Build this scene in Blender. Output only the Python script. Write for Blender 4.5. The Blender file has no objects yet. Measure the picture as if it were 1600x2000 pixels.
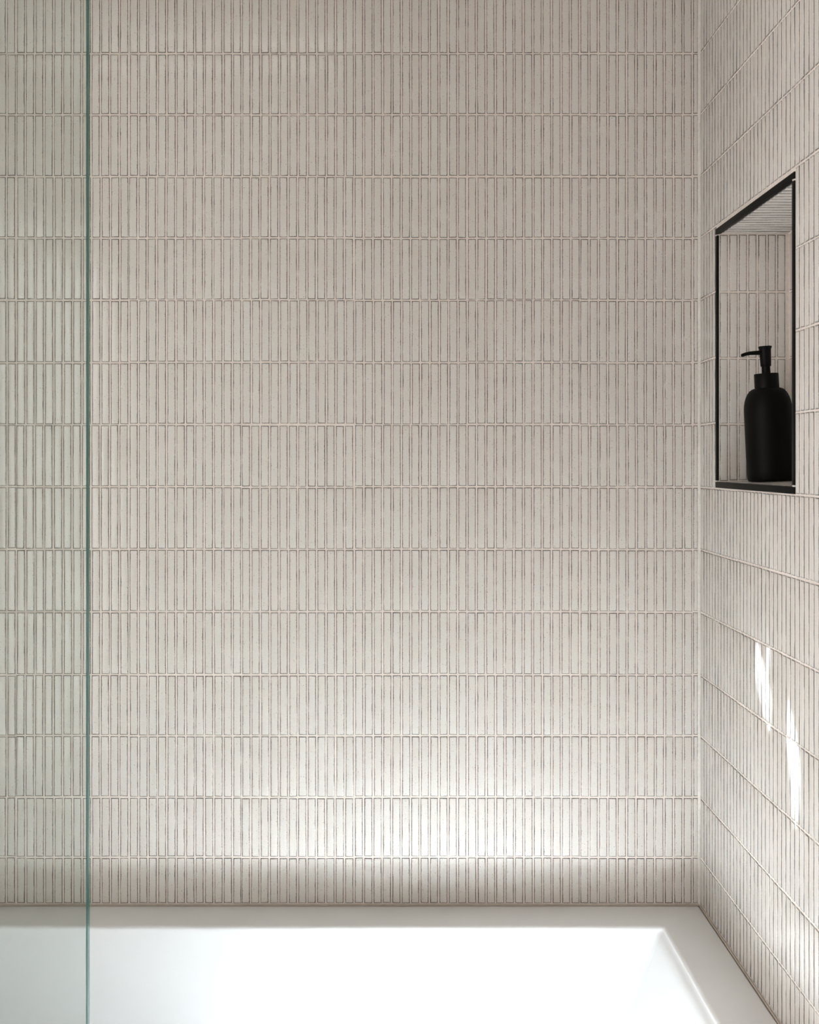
import bpy, bmesh, math, random
from mathutils import Vector, Matrix, Euler

random.seed(7)
SC = bpy.context.scene
COL = SC.collection
R = math.radians

# ---------------------------------------------------------------- survey numbers (metres)
PITCH = 0.0180                    # tile pitch across
CAM_D = 2.0532                    # camera to back wall
S = 0.000981                      # metres per photo pixel on the back wall
RIM_Z = 0.56
CAM_Z = RIM_Z + 866 * S
XR = 585 * S                      # right wall
XL = XR - 1.72                    # left wall
YF = -3.30                        # wall behind the camera
ZC = CAM_Z + 1.12                 # ceiling
ROWS_PX = [105, 224.5, 345, 465, 586, 708, 829.5, 951, 1073, 1195, 1318, 1437, 1557, 1674]
ROW_Z = [CAM_Z + (901 - p) * S for p in ROWS_PX]
while ROW_Z[0] < ZC - 0.02:
    ROW_Z.insert(0, ROW_Z[0] + 120 * S)

# ---------------------------------------------------------------- camera
cam = bpy.data.cameras.new('camera')
co = bpy.data.objects.new('camera', cam)
COL.objects.link(co)
co.location = (0, -CAM_D, CAM_Z)
co.rotation_euler = (R(90), 0, 0)
cam.sensor_width = 36
cam.lens = 2093 / 2000 * 36
cam.shift_x = 17 / 2000
cam.shift_y = -99 / 2000
cam.clip_start = 0.02
cam.dof.use_dof = True
cam.dof.focus_distance = CAM_D
cam.dof.aperture_fstop = 9.0
SC.camera = co

# ---------------------------------------------------------------- sky, sun, exposure
world = bpy.data.worlds.new('sky')
SC.world = world
world.use_nodes = True
bg = world.node_tree.nodes['Background']
bg.inputs['Color'].default_value = (1.0, 0.99, 0.98, 1)
bg.inputs['Strength'].default_value = 1.55

SUN_DIR = Vector((0.22, 0.15, -1.0)).normalized()      # the way the light travels
sun = bpy.data.lights.new('sun', 'SUN')
sun.energy = 62.0
sun.angle = R(0.53)
sun.color = (0.85, 0.95, 1.04)
so = bpy.data.objects.new('sun', sun)
COL.objects.link(so)
so.rotation_euler = SUN_DIR.to_track_quat('-Z', 'Y').to_euler()
so.location = (0, 0, 6)

SKY = (-1.09, -0.14, -0.99, -0.84)                        # skylight opening x0,x1,y0,y1
SHAFT = 0.22
WIN = (-2.38, -0.95, 0.35, 2.20)                          # window in the wall behind: x0,x1,z0,z1

def portal(name, loc, rot, sx, sy):
    l = bpy.data.lights.new(name, 'AREA')
    l.shape = 'RECTANGLE'
    l.size, l.size_y = sx, sy
    l.cycles.is_portal = True
    o = bpy.data.objects.new(name, l)
    COL.objects.link(o)
    o.location = loc
    o.rotation_euler = rot
    return o
portal('window_daylight', (XL - 0.005, (WIN[0] + WIN[1]) / 2, (WIN[2] + WIN[3]) / 2), (R(90), 0, R(-90)), WIN[1] - WIN[0], WIN[3] - WIN[2])
portal('skylight_daylight', ((SKY[0] + SKY[1]) / 2, (SKY[2] + SKY[3]) / 2, ZC + SHAFT - 0.002), (0, 0, 0), SKY[1] - SKY[0], SKY[3] - SKY[2])

SC.cycles.sample_clamp_indirect = 80.0
SC.view_settings.view_transform = 'Standard'
SC.view_settings.look = 'None'
SC.view_settings.gamma = 1.0
SC.view_settings.use_curve_mapping = False
SC.view_settings.exposure = 1.37

# ---------------------------------------------------------------- materials
def new_mat(name):
    m = bpy.data.materials.new(name)
    m.use_nodes = True
    nt = m.node_tree
    for n in list(nt.nodes):
        nt.nodes.remove(n)
    out = nt.nodes.new('ShaderNodeOutputMaterial')
    return m, nt, out

def N(nt, t, **kw):
    n = nt.nodes.new(t)
    for k, v in kw.items():
        setattr(n, k, v)
    return n

def setv(n, **kw):
    for k, v in kw.items():
        n.inputs[k.replace('_', ' ')].default_value = v

def math_n(nt, op, a, b=None, c=None, clamp=False):
    n = N(nt, 'ShaderNodeMath', operation=op, use_clamp=clamp)
    for i, v in enumerate((a, b, c)):
        if v is None:
            continue
        if isinstance(v, (int, float)):
            n.inputs[i].default_value = v
        else:
            nt.links.new(v, n.inputs[i])
    return n.outputs[0]

def maprange(nt, v, a, b, c=0.0, d=1.0, smooth=True):
    n = N(nt, 'ShaderNodeMapRange')
    n.interpolation_type = 'SMOOTHSTEP' if smooth else 'LINEAR'
    nt.links.new(v, n.inputs[0])
    for i, x in enumerate((a, b, c, d)):
        n.inputs[i + 1].default_value = x
    return n.outputs[0]

def noise(nt, vec, scale, detail=2.0, rough=0.5):
    n = N(nt, 'ShaderNodeTexNoise')
    nt.links.new(vec, n.inputs['Vector'])
    setv(n, Scale=scale, Detail=detail, Roughness=rough)
    return n.outputs[0]

def mixc(nt, fac, a, b):
    n = N(nt, 'ShaderNodeMix', data_type='RGBA')
    if isinstance(fac, (int, float)):
        n.inputs[0].default_value = fac
    else:
        nt.links.new(fac, n.inputs[0])
    for i, v in ((6, a), (7, b)):
        if isinstance(v, tuple):
            n.inputs[i].default_value = (*v, 1)
        else:
            nt.links.new(v, n.inputs[i])
    return n.outputs[2]

def principled(nt, out, **kw):
    b = N(nt, 'ShaderNodeBsdfPrincipled')
    setv(b, **kw)
    nt.links.new(b.outputs[0], out.inputs[0])
    return b

def simple(name, col, rough=0.5, spec=0.5, bump=None, metal=0.0):
    m, nt, out = new_mat(name)
    b = principled(nt, out, Base_Color=(*col, 1), Roughness=rough, Metallic=metal)
    b.inputs['Specular IOR Level'].default_value = spec
    if bump:
        g = N(nt, 'ShaderNodeNewGeometry')
        bp = N(nt, 'ShaderNodeBump')
        setv(bp, Strength=bump[1], Distance=bump[2])
        nt.links.new(noise(nt, g.outputs['Position'], bump[0], 3), bp.inputs['Height'])
        nt.links.new(bp.outputs[0], b.inputs['Normal'])
    return m

def tile_material():
    m, nt, out = new_mat('glazed_tile')
    pos = N(nt, 'ShaderNodeNewGeometry').outputs['Position']
    edge = N(nt, 'ShaderNodeAttribute', attribute_name='edge').outputs['Fac']
    tint = N(nt, 'ShaderNodeAttribute', attribute_name='tint').outputs['Fac']
    # glaze colour, a little different from tile to tile
    base = mixc(nt, tint, (0.710, 0.664, 0.612), (0.718, 0.683, 0.640))
    cloud = maprange(nt, noise(nt, pos, 55, 3), 0.35, 0.7)
    base = mixc(nt, math_n(nt, 'MULTIPLY', cloud, 0.45), base, (0.720, 0.650, 0.580))
    # brown iron specks of two sizes
    sp1 = maprange(nt, noise(nt, pos, 780, 2.5, 0.6), 0.59, 0.68)
    base = mixc(nt, math_n(nt, 'MULTIPLY', sp1, 0.5), base, (0.40, 0.27, 0.17))
    vor = N(nt, 'ShaderNodeTexVoronoi')
    nt.links.new(pos, vor.inputs['Vector'])
    setv(vor, Scale=210.0)
    sepc = N(nt, 'ShaderNodeSeparateColor')
    nt.links.new(vor.outputs['Color'], sepc.inputs[0])
    pick = math_n(nt, 'GREATER_THAN', sepc.outputs[0], 0.80)
    rad = math_n(nt, 'MULTIPLY_ADD', sepc.outputs[1], 0.09, 0.07)
    sp2 = math_n(nt, 'MULTIPLY', math_n(nt, 'LESS_THAN', vor.outputs['Distance'], rad), pick)
    spc = mixc(nt, sepc.outputs[2], (0.10, 0.085, 0.075), (0.33, 0.20, 0.12))
    base = mixc(nt, math_n(nt, 'MULTIPLY', sp2, 0.75), base, spc)
    # worn edges where the dark clay shows through the glaze, broken and speckled
    n1 = noise(nt, pos, 820, 2.0, 0.6)
    n2 = noise(nt, pos, 38, 1.0)
    thr = math_n(nt, 'MULTIPLY_ADD', math_n(nt, 'SUBTRACT', n1, 0.5), 1.7,
                 math_n(nt, 'MULTIPLY_ADD', math_n(nt, 'SUBTRACT', n2, 0.5), 1.6, 0.80))
    dark = maprange(nt, math_n(nt, 'SUBTRACT', thr, edge), -0.10, 0.22)
    ecol = mixc(nt, maprange(nt, noise(nt, pos, 90, 2), 0.4, 0.6), (0.100, 0.075, 0.056), (0.075, 0.082, 0.088))
    base = mixc(nt, math_n(nt, 'MULTIPLY', dark, 0.88), base, ecol)
    b = principled(nt, out)
    b.inputs['IOR'].default_value = 1.5
    nt.links.new(base, b.inputs['Base Color'])
    rgh = math_n(nt, 'MULTIPLY_ADD', noise(nt, pos, 160, 2), 0.08, 0.06)
    rgh = math_n(nt, 'MULTIPLY_ADD', dark, 0.45, rgh)
    nt.links.new(rgh, b.inputs['Roughness'])
    bp = N(nt, 'ShaderNodeBump')
    setv(bp, Strength=0.25, Distance=0.0006)
    nt.links.new(noise(nt, pos, 120, 2), bp.inputs['Height'])
    nt.links.new(bp.outputs[0], b.inputs['Normal'])
    return m

def grout_material(name='grout', col=(0.79, 0.705, 0.635)):
    m, nt, out = new_mat(name)
    pos = N(nt, 'ShaderNodeNewGeometry').outputs['Position']
    f = noise(nt, pos, 130, 4, 0.6)
    c = mixc(nt, maprange(nt, f, 0.3, 0.7), tuple(x * 0.93 for x in col), tuple(min(1, x * 1.05) for x in col))
    b = principled(nt, out, Roughness=0.85)
    nt.links.new(c, b.inputs['Base Color'])
    bp = N(nt, 'ShaderNodeBump')
    setv(bp, Strength=0.4, Distance=0.0006)
    nt.links.new(noise(nt, pos, 900, 3), bp.inputs['Height'])
    nt.links.new(bp.outputs[0], b.inputs['Normal'])
    return m

def enamel_material():
    m, nt, out = new_mat('white_tub_acrylic')
    pos = N(nt, 'ShaderNodeNewGeometry').outputs['Position']
    b = principled(nt, out, Base_Color=(0.815, 0.81, 0.80, 1), Roughness=0.12)
    bp = N(nt, 'ShaderNodeBump')
    setv(bp, Strength=0.06, Distance=0.002)
    nt.links.new(noise(nt, pos, 14, 2), bp.inputs['Height'])
    nt.links.new(bp.outputs[0], b.inputs['Normal'])
    return m

def glass_material():
    m, nt, out = new_mat('shower_glass')
    tr = N(nt, 'ShaderNodeBsdfTransparent')
    tr.inputs[0].default_value = (0.950, 0.971, 0.964, 1)
    gl = N(nt, 'ShaderNodeBsdfGlossy')
    setv(gl, Roughness=0.0)
    fr = N(nt, 'ShaderNodeFresnel')
    fr.inputs['IOR'].default_value = 1.5
    mx = N(nt, 'ShaderNodeMixShader')
    nt.links.new(fr.outputs[0], mx.inputs[0])
    nt.links.new(tr.outputs[0], mx.inputs[1])
    nt.links.new(gl.outputs[0], mx.inputs[2])
    nt.links.new(mx.outputs[0], out.inputs[0])
    return m

def glass_edge_material():
    m, nt, out = new_mat('glass_edge')
    b = principled(nt, out, Base_Color=(0.008, 0.135, 0.115, 1), Roughness=0.12, Transmission_Weight=0.30, IOR=1.5)
    return m

M_TILE = tile_material()
M_GROUT = grout_material()
M_CAULK = grout_material('corner_caulk', (0.74, 0.69, 0.63))
M_OLDCAULK = grout_material('tub_caulk', (0.50, 0.43, 0.35))
M_TUB = enamel_material()
M_GLASS = glass_material()
M_GEDGE = glass_edge_material()
M_PLASTER = simple('warm_plaster', (0.76, 0.72, 0.67), 0.8, bump=(60, 0.15, 0.002))
M_CEIL = simple('ceiling_paint', (0.74, 0.71, 0.67), 0.9, bump=(80, 0.1, 0.001))
M_FLOOR = simple('stone_floor', (0.42, 0.37, 0.32), 0.55, bump=(25, 0.2, 0.002))
M_WHITE = simple('white_paint', (0.80, 0.79, 0.77), 0.5)
M_TRIM = simple('black_anodised_trim', (0.006, 0.0058, 0.0052), 0.55, 0.11, bump=(700, 0.1, 0.0005))
M_BOTTLE = simple('matte_black_glass', (0.003, 0.0028, 0.0026), 0.5, 0.09)
M_PUMP = simple('matte_black_plastic', (0.0035, 0.0033, 0.003), 0.45, 0.11)

# ---------------------------------------------------------------- helpers
def link(name, me, mat, parent=None, kind=None):
    o = bpy.data.objects.new(name, me)
    COL.objects.link(o)
    if mat and not me.materials:
        me.materials.append(mat)
    if parent:
        o.parent = parent
        o.matrix_parent_inverse = parent.matrix_world.inverted()
    if kind:
        o['kind'] = kind
    return o

def smooth(me, ang=None):
    for p in me.polygons:
        p.use_smooth = True
    if ang is not None:
        me.set_sharp_from_angle(angle=ang)
    return me

def from_bm(name, bm, sm=None):
    me = bpy.data.meshes.new(name)
    bmesh.ops.recalc_face_normals(bm, faces=bm.faces)
    bm.to_mesh(me)
    bm.free()
    if sm is not None:
        smooth(me, sm)
    return me

def add_box(bm, lo, hi):
    vs = [bm.verts.new((x, y, z)) for x in (lo[0], hi[0]) for y in (lo[1], hi[1]) for z in (lo[2], hi[2])]
    for f in ((0, 1, 3, 2), (4, 6, 7, 5), (0, 4, 5, 1), (2, 3, 7, 6), (0, 2, 6, 4), (1, 5, 7, 3)):
        bm.faces.new([vs[i] for i in f])
    return vs

def box_mesh(name, *boxes, bevel=0.0, seg=2):
    bm = bmesh.new()
    for lo, hi in boxes:
        add_box(bm, lo, hi)
    if bevel:
        bmesh.ops.bevel(bm, geom=list(bm.edges), offset=bevel, segments=seg, affect='EDGES', profile=0.5)
    return from_bm(name, bm, R(35) if bevel else None)

def lathe(bm, prof, seg=48, z0=0.0):
    rings = []
    for r, z in prof:
        if r < 1e-6:
            rings.append([bm.verts.new((0, 0, z + z0))])
        else:
            rings.append([bm.verts.new((r * math.cos(2 * math.pi * i / seg), r * math.sin(2 * math.pi * i / seg), z + z0)) for i in range(seg)])
    for a, b in zip(rings, rings[1:]):
        for i in range(seg):
            j = (i + 1) % seg
            if len(a) == 1 and len(b) == 1:
                continue
            if len(a) == 1:
                bm.faces.new((a[0], b[i], b[j]))
            elif len(b) == 1:
                bm.faces.new((a[i], a[j], b[0]))
            else:
                bm.faces.new((a[i], a[j], b[j], b[i]))

# ---------------------------------------------------------------- tiles
FACE = 0.0011                      # how far a tile stands proud of the grout
def tile_geo(w, h, rng):
    """ceramic finger tile: face towards local -Y, centred, long way along local Z"""
    hw, hh = w / 2, h / 2
    e = min(0.0014, hw * 0.45)
    e2 = min(0.0034, hw * 0.8)
    spec = ((0.0, 0.004, -0.6), (0.0, -0.0003, 0.0), (e, -FACE + 0.00015, 1.0), (e2, -FACE, 2.2))
    vs, at = [], []
    jit = [(rng.uniform(-1, 1) * 0.00022, rng.uniform(-1, 1) * 0.00022) for _ in range(4)]
    tip = (rng.uniform(-1, 1) * 0.00012, rng.uniform(-1, 1) * 0.00012)
    for ins, y, a in spec:
        for k, (sx, sz) in enumerate(((-1, -1), (1, -1), (1, 1), (-1, 1))):
            x = sx * (hw - ins) + jit[k][0]
            z = sz * (hh - ins) + jit[k][1]
            yy = y + (tip[0] * sx + tip[1] * sz if y < 0 else 0)
            vs.append((x, yy, z))
            at.append(a)
    fs = []
    for r in range(3):
        for k in range(4):
            j = (k + 1) % 4
            fs.append((4 * r + k, 4 * r + j, 4 * r + 4 + j, 4 * r + 4 + k))
    fs.append((12, 13, 14, 15))
    return vs, fs, at

def mesh_from(name, vs, fs, at, tint):
    me = bpy.data.meshes.new(name)
    me.from_pydata(vs, [], fs)
    a = me.attributes.new('edge', 'FLOAT', 'POINT')
    a.data.foreach_set('value', at)
    t = me.attributes.new('tint', 'FLOAT', 'POINT')
    t.data.foreach_set('value', tint)
    smooth(me)
    me.materials.append(M_TILE)
    return me

_pool = {}
def tile_mesh(w, h, rng):
    key = (round(w, 4), round(h, 4), rng.randrange(8))
    if key not in _pool:
        vs, fs, at = tile_geo(w, h, rng)
        _pool[key] = mesh_from('tile', vs, fs, at, [rng.random()] * len(vs))
    return _pool[key]

def lay(parent, tiles, single, rng):
    """tiles: (matrix, w, h); single: indices that become objects of their own, the rest one joined field"""
    V, F, A, T = [], [], [], []
    for i, (mt, w, h) in enumerate(tiles):
        if i in single:
            o = bpy.data.objects.new('tile', tile_mesh(w, h, rng))
            COL.objects.link(o)
            o.parent = parent
            o.matrix_parent_inverse = parent.matrix_world.inverted()
            o.matrix_world = mt
        else:
            vs, fs, at = tile_geo(w, h, rng)
            n = len(V)
            V += [tuple(mt @ Vector(v)) for v in vs]
            F += [tuple(k + n for k in f) for f in fs]
            A += at
            T += [rng.random()] * len(vs)
    if V:
        o = link('tile_field', mesh_from('tile_field', V, F, A, T), None, parent)
        o['kind'] = 'stuff'

GAP = 0.0033
ROT_R = Matrix.Rotation(R(-90), 4, 'Z')

def jitter(rng, a=0.00022, t=0.0011):
    return Matrix.Translation((rng.uniform(-a, a), 0, rng.uniform(-a, a))) @ Euler((rng.uniform(-t, t) * 4, rng.uniform(-t, t), rng.uniform(-t, t) * 6)).to_matrix().to_4x4()

bounds_z = ROW_Z + [RIM_Z + 0.0005]

# ---------------------------------------------------------------- wall_back
wall_back = link('wall_back', box_mesh('wall_back', ((XL - 0.1, 0, 0), (XR + 0.25, 0.12, ZC))), M_GROUT, kind='structure')
rng = random.Random(11)
tiles, single = [], []
x_first = XR - 0.0150                                # centre of the last joint before the corner
ncol = int((x_first - XL) / PITCH) + 1
for r in range(len(bounds_z)):
    zt = ZC if r == 0 else bounds_z[r - 1]
    zb = bounds_z[r]
    last = r == len(bounds_z) - 1
    lo = zb + (0.003 if last else GAP / 2)
    hi = zt - GAP / 2
    if hi - lo < 0.01:
        continue
    blk = r // 2
    for c in range(-1, ncol):
        sh = random.Random(blk * 131 + c // 12)
        dx, dz = sh.uniform(-0.0009, 0.0009), sh.uniform(-0.0007, 0.0007)
        x1 = x_first - c * PITCH - GAP / 2 + dx
        x0 = x1 - PITCH + GAP
        if c == -1:
            x0, x1 = x_first + GAP / 2 + dx, XR - 0.0045
        x0 = max(x0, XL + 0.002)
        if x1 - x0 < 0.004:
            continue
        z0, z1 = lo + (0 if last else dz), hi + dz
        mt = Matrix.Translation(((x0 + x1) / 2, 0, (z0 + z1) / 2)) @ jitter(rng)
        # whole tiles of the four courses around eye level are single pieces
        px = 783 + (x0 + x1) / 2 / S
        row_px = 901 - ((z0 + z1) / 2 - CAM_Z) / S
        if 708 < row_px < 1195 and px > 0:
            single.append(len(tiles))
        tiles.append((mt, x1 - x0, z1 - z0))
lay(wall_back, tiles, set(single[:304]), rng)

# ---------------------------------------------------------------- wall_right with a hole for the niche
NY0, NY1 = -0.496, -0.106                            # niche opening along the wall (near, far)
NZ0, NZ1 = CAM_Z - 0.0478, CAM_Z + 0.4215
ND = 0.128                                           # niche depth
TY = -0.95                                           # tiled as far as this
wall_right = link('wall_right', box_mesh('wall_right',
    ((XR, YF, 0), (XR + 0.22, NY0, ZC)), ((XR, NY1, 0), (XR + 0.22, 0.0, ZC)),
    ((XR, NY0, 0), (XR + 0.22, NY1, NZ0)), ((XR, NY0, NZ1), (XR + 0.22, NY1, ZC)),
    ((XR + ND + 0.03, NY0, NZ0), (XR + 0.22, NY1, NZ1))), M_GROUT, kind='structure')
plaster = link('plaster', box_mesh('plaster', ((XR - 0.006, YF, 0), (XR, TY, ZC))), M_PLASTER, wall_right)
rng = random.Random(23)
tiles, view = [], []
y_first = -0.0105
ncol = int(-TY / PITCH)
for r in range(len(bounds_z)):
    zt = ZC if r == 0 else bounds_z[r - 1]
    zb = bounds_z[r]
    last = r == len(bounds_z) - 1
    lo = zb + (0.003 if last else GAP / 2)
    hi = zt - GAP / 2
    if hi - lo < 0.01:
        continue
    for c in range(ncol):
        sh = random.Random(r // 2 * 77 + c // 12 + 5000)
        dy, dz = sh.uniform(-0.0005, 0.0005), sh.uniform(-0.0005, 0.0005)
        y1 = y_first - c * PITCH + dy - GAP / 2
        y0 = y1 - PITCH + GAP
        if c == 0:
            y1 = -0.0050
        z0, z1 = lo + (0 if last else dz), hi + dz
        if z1 > NZ0 + 0.01 and z0 < NZ1 - 0.01:        # courses of the niche: cut at its frame
            if y0 >= NY1 or y1 <= NY0:
                pass
            elif y1 > NY1 + 0.003:
                y0 = NY1 + 0.0012
            elif y0 < NY0 - 0.003:
                y1 = NY0 - 0.0012
            else:
                continue
        if y1 - y0 < 0.003:
            continue
        mt = Matrix.Translation((XR, (y0 + y1) / 2, (z0 + z1) / 2)) @ ROT_R @ jitter(rng)
        yc, zc = (y0 + y1) / 2, (z0 + z1) / 2
        k = CAM_D / (CAM_D + yc)
        px, py = 783 + XR / S * k, 901 - (zc - CAM_Z) / S * k
        if px < 1600 and -40 < py < 2040:
            view.append((k * k * (z1 - z0), len(tiles)))
        tiles.append((mt, y1 - y0, z1 - z0))
view.sort(reverse=True)
lay(wall_right, tiles, {i for _, i in view[:300]}, rng)

# bead of caulk down the corner, a fillet
def fillet(name, p0, p1, a, b, w, mat, parent, n=4):
    """concave bead along p0-p1 in the corner spanned by directions a and b"""
    bm = bmesh.new()
    a, b = Vector(a), Vector(b)
    rings = []
    for p in (Vector(p0), Vector(p1)):
        ring = [bm.verts.new(p)]
        for i in range(n + 1):
            t = math.pi / 2 * i / n
            ring.append(bm.verts.new(p + a * w * (1 - 0.75 * math.sin(t)) + b * w * (1 - 0.75 * math.cos(t)) - (a + b) * w * 0.0))
        rings.append(ring)
    m = n + 2
    for i in range(m):
        j = (i + 1) % m
        bm.faces.new((rings[0][i], rings[0][j], rings[1][j], rings[1][i]))
    bm.faces.new(rings[0])
    bm.faces.new(rings[1])
    return link(name, from_bm(name, bm, R(50)), mat, parent)
fillet('corner_bead', (XR + 0.0005, 0.0005, RIM_Z), (XR + 0.0005, 0.0005, ZC), (-1, 0, 0), (0, -1, 0), 0.0058, M_CAULK, wall_right)

# ---------------------------------------------------------------- rest of the room
wall_left = link('wall_left', box_mesh('wall_left',
    ((XL - 0.12, YF, 0), (XL, WIN[0], ZC)), ((XL - 0.12, WIN[1], 0), (XL, 0, ZC)),
    ((XL - 0.85, WIN[0] - 1.2, 2.55), (XL - 0.12, WIN[1] + 0.4, 2.63)), ((XL - 0.12, WIN[0], 0), (XL, WIN[1], WIN[2])), ((XL - 0.12, WIN[0], WIN[3]), (XL, WIN[1], ZC))), M_PLASTER, kind='structure')  # slab outside the window is an added eave that blocks direct sun
wall_front = link('wall_front', box_mesh('wall_front', ((XL - 0.12, YF - 0.12, 0), (XR + 0.22, YF, ZC))), M_PLASTER, kind='structure')
floor = link('floor', box_mesh('floor', ((XL - 0.1, YF - 0.12, -0.1), (XR + 0.25, 0.12, 0))), M_FLOOR, kind='structure')
x0, x1, y0, y1 = SKY
t = 0.03
LX0, LX1, LY0, LY1 = 0.14, 0.34, -0.88, -0.42          # added ceiling opening near the right wall, for the sun streaks
c0, c1 = YF - 0.12, 0.12
ceiling = link('ceiling', box_mesh('ceiling',
    ((XL - 0.1, c0, ZC), (x0, c1, ZC + 0.1)), ((x0, c0, ZC), (x1, y0, ZC + 0.1)), ((x0, y1, ZC), (x1, c1, ZC + 0.1)),
    ((x1, c0, ZC), (LX0, c1, ZC + 0.1)), ((LX0, c0, ZC), (LX1, LY0, ZC + 0.1)), ((LX0, LY1, ZC), (LX1, c1, ZC + 0.1)),
    ((LX1, c0, ZC), (XR + 0.25, c1, ZC + 0.1))), M_CEIL, kind='structure')
# added unseen plate, its three slits shaped to throw sun streaks on wall_right
def on_board(px, py):
    k = (px - 783) / 585
    d, z = CAM_D * (1 - 1 / k), CAM_Z + (901 - py) / k * S
    t_ = (ZC + 0.05 - z) / -SUN_DIR.z
    return (XR - SUN_DIR.x * t_, -d - SUN_DIR.y * t_, ZC + 0.05)
STREAK_SLITS = [[(1476, 1285), (1478, 1283), (1487, 1315), (1499, 1362), (1509, 1400), (1506, 1402), (1494, 1366), (1484, 1328)],
        [(1497, 1270), (1499, 1270), (1505, 1296), (1503, 1298)],
        [(1538, 1405), (1540, 1403), (1550, 1445), (1558, 1490), (1561, 1530), (1561, 1580), (1555, 1582), (1550, 1540), (1546, 1485), (1541, 1435)]]
bm = bmesh.new()
for loop in [[(LX0, LY0, ZC + 0.05), (LX1, LY0, ZC + 0.05), (LX1, LY1, ZC + 0.05), (LX0, LY1, ZC + 0.05)]] + [[on_board(*p) for p in g_] for g_ in STREAK_SLITS]:
    vs = [bm.verts.new(p) for p in loop]
    for i in range(len(vs)):
        bm.edges.new((vs[i], vs[(i + 1) % len(vs)]))
bmesh.ops.triangle_fill(bm, edges=list(bm.edges), use_beauty=True, use_dissolve=False)
board = link('sun_streak_mask', from_bm('sun_streak_mask', bm), M_CEIL, ceiling)
sol = board.modifiers.new('thickness', 'SOLIDIFY')
sol.thickness = 0.002
link('skylight_shaft', box_mesh('skylight_shaft',
    ((x0 - t, y0 - t, ZC + 0.1), (x0, y1 + t, ZC + SHAFT)), ((x1, y0 - t, ZC + 0.1), (x1 + t, y1 + t, ZC + SHAFT)),
    ((x0, y0 - t, ZC + 0.1), (x1, y0, ZC + SHAFT)), ((x0, y1, ZC + 0.1), (x1, y1 + t, ZC + SHAFT))), M_CEIL, ceiling)
w = 0.05
xa, xb = XL - 0.10, XL - 0.04
win = link('window_1', box_mesh('window_1',
    ((xa, WIN[0], WIN[2]), (xb, WIN[0] + w, WIN[3])), ((xa, WIN[1] - w, WIN[2]), (xb, WIN[1], WIN[3])),
    ((xa, WIN[0] + w, WIN[2]), (xb, WIN[1] - w, WIN[2] + w)), ((xa, WIN[0] + w, WIN[3] - w), (xb, WIN[1] - w, WIN[3]))),
    M_WHITE, kind='structure')

# ---------------------------------------------------------------- recessed niche
XN = XR + ND
niche = bpy.data.objects.new('wall_niche', None)
COL.objects.link(niche)
niche.location = (XR, (NY0 + NY1) / 2, NZ0)
niche['label'] = 'recessed tiled niche in the right wall with a black metal edge, holding the soap dispenser'
niche['category'] = 'wall niche'
bpy.context.view_layer.update()
TR = 0.0107                                          # width of the black edge
SLOPE = 0.047                                        # floor falls to the front
FZ0 = NZ0 + TR - 0.0016                              # floor level (grout) at the front edge
def fz(x):
    return FZ0 + (x - XR) * SLOPE
bm = bmesh.new()
add_box(bm, (XN, NY0, NZ0), (XN + 0.03, NY1, NZ1))                       # back
add_box(bm, (XR + 0.0012, NY1 - TR + 0.0012, NZ0), (XN, NY1, NZ1))        # far jamb
add_box(bm, (XR + 0.0012, NY0, NZ0), (XN, NY0 + TR - 0.0012, NZ1))        # near jamb
add_box(bm, (XR + 0.0012, NY0 + TR - 0.0012, NZ1 - TR + 0.0012), (XN, NY1 - TR + 0.0012, NZ1))
vs = add_box(bm, (XR + 0.0012, NY0 + TR - 0.0012, NZ0), (XN, NY1 - TR + 0.0012, FZ0))
for v in vs:
    if v.co.z > NZ0 + 0.001:
        v.co.z = fz(v.co.x)
link('niche_box', from_bm('niche_box', bm), M_GROUT, niche)
JF, JN = NY1 - TR + 0.0012, NY0 + TR - 0.0012
ZT = NZ1 - TR + 0.0012
rng = random.Random(41)
tl = []
zs = [z for z in ROW_Z if NZ0 + 0.02 < z < NZ1 - 0.02]
zrow = [ZT] + [z - 0.003 for z in zs] + [None]
def jamb_rows():
    for a, b in zip(zrow, zrow[1:]):
        yield (a - GAP / 2 - (0.001 if a == ZT else 0)), b
xs0 = XR + 0.0030
cols = []
x = xs0
while x < XN - 0.006:
    e = min(x + PITCH * 0.965 - GAP, XN - 0.0035)
    cols.append((x, e))
    x = e + GAP
for top, bz in jamb_rows():
    for a, b in cols:
        bot = (fz((a + b) / 2) + 0.003) if bz is None else bz + GAP / 2
        tl.append((Matrix.Translation(((a + b) / 2, JF, (top + bot) / 2)) @ jitter(rng), b - a, top - bot))
        tl.append((Matrix.Translation(((a + b) / 2, JN, (top + bot) / 2)) @ Matrix.Rotation(R(180), 4, 'Z') @ jitter(rng), b - a, top - bot))
ys = []
y = JF - 0.0045
while y > JN + 0.008:
    e = max(y - PITCH + GAP, JN + 0.0045)
    ys.append((e, y))
    y = e - GAP
for a, b in ys:
    ym = (a + b) / 2
    for top, bz in jamb_rows():
        bot = (fz(XN) + 0.003) if bz is None else bz + GAP / 2
        tl.append((Matrix.Translation((XN, ym, (top + bot) / 2)) @ ROT_R @ jitter(rng), b - a, top - bot))
    L0, L1 = XR + 0.0062, XN - 0.0040
    up = Matrix(((0, 0, 1, 0), (1, 0, 0, 0), (0, 1, 0, 0), (0, 0, 0, 1)))
    tl.append((Matrix.Translation(((L0 + L1) / 2, ym, ZT)) @ up @ jitter(rng), b - a, L1 - L0))
    dn = Matrix(((0, 0, 1, 0), (-1, 0, 0, 0), (0, -1, 0, 0), (0, 0, 0, 1)))
    sl = Matrix.Rotation(-math.atan(SLOPE), 4, 'Y')
    tl.append((Matrix.Translation(((L0 + L1) / 2, ym, fz((L0 + L1) / 2))) @ sl @ dn @ jitter(rng), b - a, L1 - L0))
lay(niche, tl, set(range(len(tl))), rng)

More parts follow.
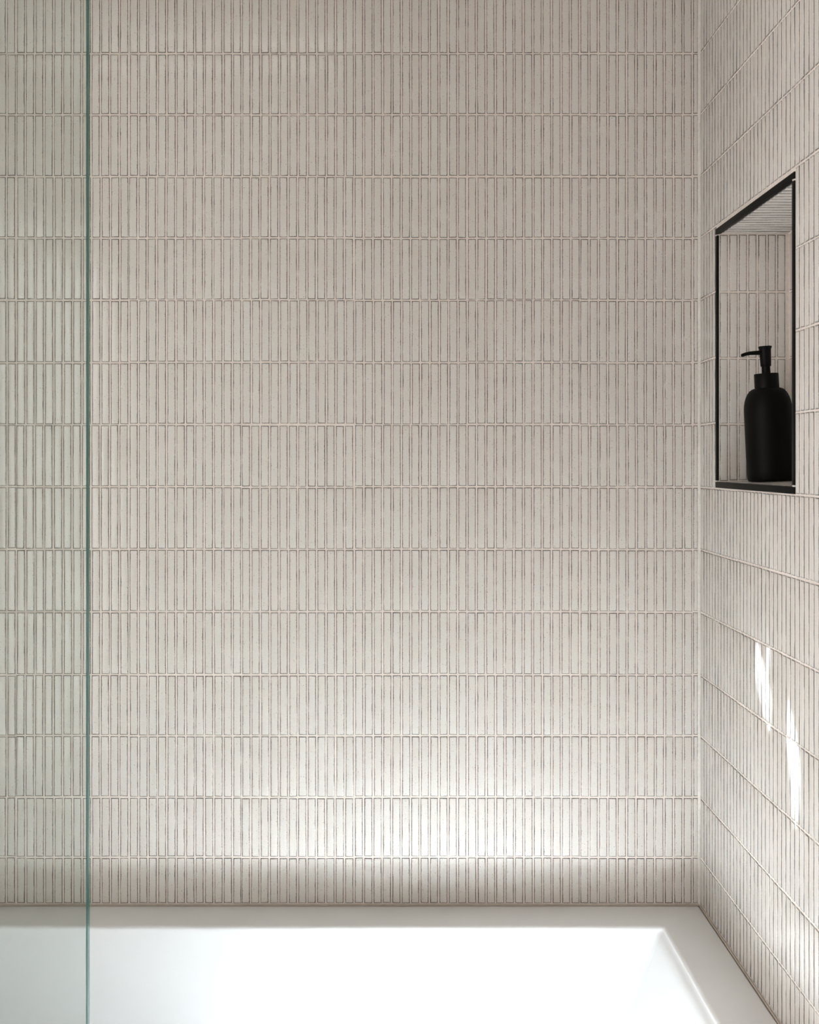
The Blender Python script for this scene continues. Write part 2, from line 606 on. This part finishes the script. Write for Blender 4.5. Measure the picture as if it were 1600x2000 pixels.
def trim(lo, hi):
    o = link('edge_trim', box_mesh('edge_trim', (lo, hi), bevel=0.0006, seg=2), M_TRIM, niche)
    return o
P = 0.0022                                           # stands just proud of the tile faces
trim((XR - P, NY0, NZ1 - TR), (XR + 0.005, NY1, NZ1))
trim((XR - P, NY0, NZ0), (XR + 0.005, NY1, NZ0 + TR))
g = 0.0022
trim((XR - P, NY1 - TR + 0.001, NZ0 + TR + g), (XR + 0.0018, NY1, NZ1 - TR - g))
trim((XR - P, NY0, NZ0 + TR + g), (XR + 0.0018, NY0 + TR - 0.001, NZ1 - TR - g))
# dabs of white grout left in the four corners of the edge
for yy in (NY1 - 0.0035, NY0 + 0.0035):
    for zz in (NZ0 + TR + g / 2, NZ1 - TR - g / 2):
        bm = bmesh.new()
        bmesh.ops.create_icosphere(bm, subdivisions=2, radius=1.0)
        for v in bm.verts:
            n = 1 + 0.25 * math.sin(v.co.x * 5 + yy * 900) * math.cos(v.co.z * 4 + v.co.y * 3)
            v.co = Vector((XR - 0.0002 + v.co.x * 0.0034, yy + v.co.y * 0.0046 * n, zz + v.co.z * 0.0016 * n))
        link('grout_dab', from_bm('grout_dab', bm, R(60)), M_CAULK, niche)

# ---------------------------------------------------------------- bathtub
TX0, TX1 = XL + 0.002, XR - 0.0022
TY0, TY1 = -0.765, -0.0022
tub = bpy.data.objects.new('bathtub', None)
COL.objects.link(tub)
tub.location = ((TX0 + TX1) / 2, (TY0 + TY1) / 2, 0)
tub['label'] = 'white built-in bathtub with a flat rim set against the tiled walls'
tub['category'] = 'bathtub'
bpy.context.view_layer.update()

def rrect(x0, x1, y0, y1, r, z, n=10):
    pts = []
    for cx, cy, a0 in ((x1 - r, y1 - r, 0), (x0 + r, y1 - r, 90), (x0 + r, y0 + r, 180), (x1 - r, y0 + r, 270)):
        for i in range(n + 1):
            a = R(a0 + 90 * i / n)
            pts.append((cx + r * math.cos(a), cy + r * math.sin(a), z))
    return pts
IX0, IX1, IY0, IY1 = XL + 0.10, XR - 0.0955, -0.665, -0.097
rings = []
rings.append(rrect(TX0, TX1, TY0, TY1, 0.004, 0.0))
rings.append(rrect(TX0, TX1, TY0, TY1, 0.004, RIM_Z - 0.006))
for k in range(1, 5):
    a = R(90 * k / 4)
    d = 0.006 * (1 - math.cos(a))
    rings.append(rrect(TX0 + d, TX1 - d, TY0 + d, TY1 - d, 0.004, RIM_Z - 0.006 + 0.006 * math.sin(a)))
lip = 0.007
for k in range(0, 7):                                 # rounded lip
    a = R(90 * k / 6)
    d = lip * math.sin(a)
    rings.append(rrect(IX0 - lip + d, IX1 + lip - d, IY0 - lip + d, IY1 + lip - d, 0.008 + lip - d, RIM_Z - lip * (1 - math.cos(a))))
DEPTH = 0.40
def inner(z):                                         # inside walls: steep sides, sloping right end
    u = z / DEPTH
    return (IX0 + 0.07 * u, IX1 - 0.20 * u * 0.95, IY0 + 0.04 * u, IY1 - 0.035 * u, 0.008 + 0.050 * u)
rf = 0.075
zs_ = [0.012, 0.03, 0.06, 0.10, 0.14, 0.18, 0.22, 0.26, 0.30, DEPTH - rf]
for z in zs_:
    a = inner(z)
    rings.append(rrect(*a, RIM_Z - z))
b0 = inner(DEPTH - rf)
for k in range(1, 9):
    a = R(90 * k / 8)
    d = rf * (1 - math.cos(a))
    rings.append(rrect(b0[0] + d * 1.1, b0[1] - d * 1.5, b0[2] + d, b0[3] - d, b0[4] + d * 0.3, RIM_Z - (DEPTH - rf) - rf * math.sin(a)))
bm = bmesh.new()
rv = [[bm.verts.new(p) for p in ring] for ring in rings]
n = len(rv[0])
for a, b in zip(rv, rv[1:]):
    for i in range(n):
        j = (i + 1) % n
        bm.faces.new((a[i], a[j], b[j], b[i]))
bm.faces.new(rv[-1])
link('tub_shell', from_bm('tub_shell', bm, R(50)), M_TUB, tub)
# drain set in the floor
bm = bmesh.new()
lathe(bm, [(0.0, 0.004), (0.022, 0.004), (0.026, 0.002), (0.027, 0.0), (0.034, 0.003), (0.036, 0.0)], 32)
for v in bm.verts:
    v.co += Vector((XL + 0.32, -0.38, RIM_Z - DEPTH))
link('drain', from_bm('drain', bm, R(40)), simple('chrome', (0.8, 0.8, 0.8), 0.08, metal=1.0), tub)
fillet('caulk_bead', (TX0, TY1 + 0.0012, RIM_Z - 0.0012), (TX1, TY1 + 0.0012, RIM_Z - 0.0012), (0, -1, 0), (0, 0, 1), 0.0034, M_OLDCAULK, tub)
fillet('caulk_bead', (TX1 + 0.0012, TY1, RIM_Z - 0.0012), (TX1 + 0.0012, TY0, RIM_Z - 0.0012), (-1, 0, 0), (0, 0, 1), 0.0027, M_OLDCAULK, tub)

# ---------------------------------------------------------------- glass shower screen
GY, GT = -0.712, 0.0125
GX = (170 - 783) / 2093 * (CAM_D + GY - GT / 2)
gx0, gz0, gz1 = XL + 0.002, RIM_Z + 0.001, 2.18
bm = bmesh.new()
add_box(bm, (gx0, GY - GT / 2, gz0), (GX, GY + GT / 2, gz1))
bmesh.ops.recalc_face_normals(bm, faces=bm.faces)
bmesh.ops.bevel(bm, geom=[e for e in bm.edges if all(v.co.x > GX - 0.001 for v in e.verts) and abs(e.verts[0].co.z - e.verts[1].co.z) > 0.1], offset=0.0012, segments=1, affect='EDGES')
bm.normal_update()
me = bpy.data.meshes.new('shower_screen')
me.materials.append(M_GLASS)
me.materials.append(M_GEDGE)
for f in bm.faces:
    f.material_index = 0 if abs(f.normal.y) > 0.9 else 1
bm.to_mesh(me)
bm.free()
screen = bpy.data.objects.new('shower_screen', me)
COL.objects.link(screen)
screen['label'] = 'frameless clear glass shower screen with a green edge, standing on the tub rim'
screen['category'] = 'shower screen'

# ---------------------------------------------------------------- soap dispenser
BX, BY = 0.6390, -0.205
disp = bpy.data.objects.new('soap_dispenser', None)
COL.objects.link(disp)
disp.location = (BX, BY, fz(BX) + 0.0021)
disp.rotation_euler = (0, -math.atan(SLOPE), 0)
disp['label'] = 'matte black pump soap dispenser standing in the wall niche'
disp['category'] = 'soap dispenser'
bpy.context.view_layer.update()
def dpart(name, prof, mat, seg=56):
    bm = bmesh.new()
    lathe(bm, prof, seg)
    me = from_bm(name, bm, R(40))
    o = bpy.data.objects.new(name, me)
    COL.objects.link(o)
    me.materials.append(mat)
    o.parent = disp
    return o
prof = [(0, 0.001), (0.034, 0.001), (0.0365, 0.0), (0.0382, 0.0012), (0.0393, 0.005), (0.0397, 0.02), (0.0398, 0.07), (0.0398, 0.120)]
rs = 0.0398
for k in range(1, 11):
    a = R(90 * k / 10)
    prof.append((0.0178 + (rs - 0.0178) * math.cos(a) ** 0.85 if k < 10 else 0.0178, 0.120 + 0.0400 * math.sin(a)))
prof.append((0.0172, 0.164))
prof.append((0, 0.164))
dpart('bottle', prof, M_BOTTLE)
dpart('collar', [(0, 0.1585), (0.0195, 0.1585), (0.0203, 0.1592), (0.0203, 0.1840), (0.0197, 0.1848), (0.0080, 0.1850), (0, 0.1850)], M_PUMP)
dpart('pump_stem', [(0, 0.184), (0.0073, 0.184), (0.0071, 0.1995), (0, 0.1995)], M_PUMP, 32)
dpart('pump_head', [(0, 0.1975), (0.0082, 0.1975), (0.0088, 0.1982), (0.0094, 0.2150), (0.0098, 0.2260), (0.0104, 0.2285), (0.0114, 0.2300), (0.0114, 0.2315), (0.0106, 0.2322), (0.0098, 0.2312), (0, 0.2308)], M_PUMP, 40)
# spout: swept, flattened tube
path = [(0.004, 0.2212, 0.0040), (0.012, 0.2212, 0.0038), (0.020, 0.2212, 0.0036), (0.029, 0.2208, 0.0033), (0.036, 0.2198, 0.0031), (0.042, 0.2182, 0.0029), (0.0450, 0.2172, 0.0024)]
bm = bmesh.new()
seg, rr = 14, []
yaw = R(192)
for i, (d, z, rad) in enumerate(path):
    a = path[max(0, i - 1)]
    b = path[min(len(path) - 1, i + 1)]
    sl = math.atan2(b[1] - a[1], b[0] - a[0])
    ring = []
    for k in range(seg):
        t_ = 2 * math.pi * k / seg
        u, v = rad * 1.0 * math.cos(t_), rad * math.sin(t_)
        dd, zz = d - v * math.sin(sl), z + v * math.cos(sl)
        ring.append(bm.verts.new((dd * math.cos(yaw) - u * math.sin(yaw), dd * math.sin(yaw) + u * math.cos(yaw), zz)))
    rr.append(ring)
for a, b in zip(rr, rr[1:]):
    for k in range(seg):
        j = (k + 1) % seg
        bm.faces.new((a[k], a[j], b[j], b[k]))
bm.faces.new(rr[0])
bm.faces.new(rr[-1])
me = from_bm('spout', bm, R(50))
o = bpy.data.objects.new('spout', me)
COL.objects.link(o)
me.materials.append(M_PUMP)
o.parent = disp
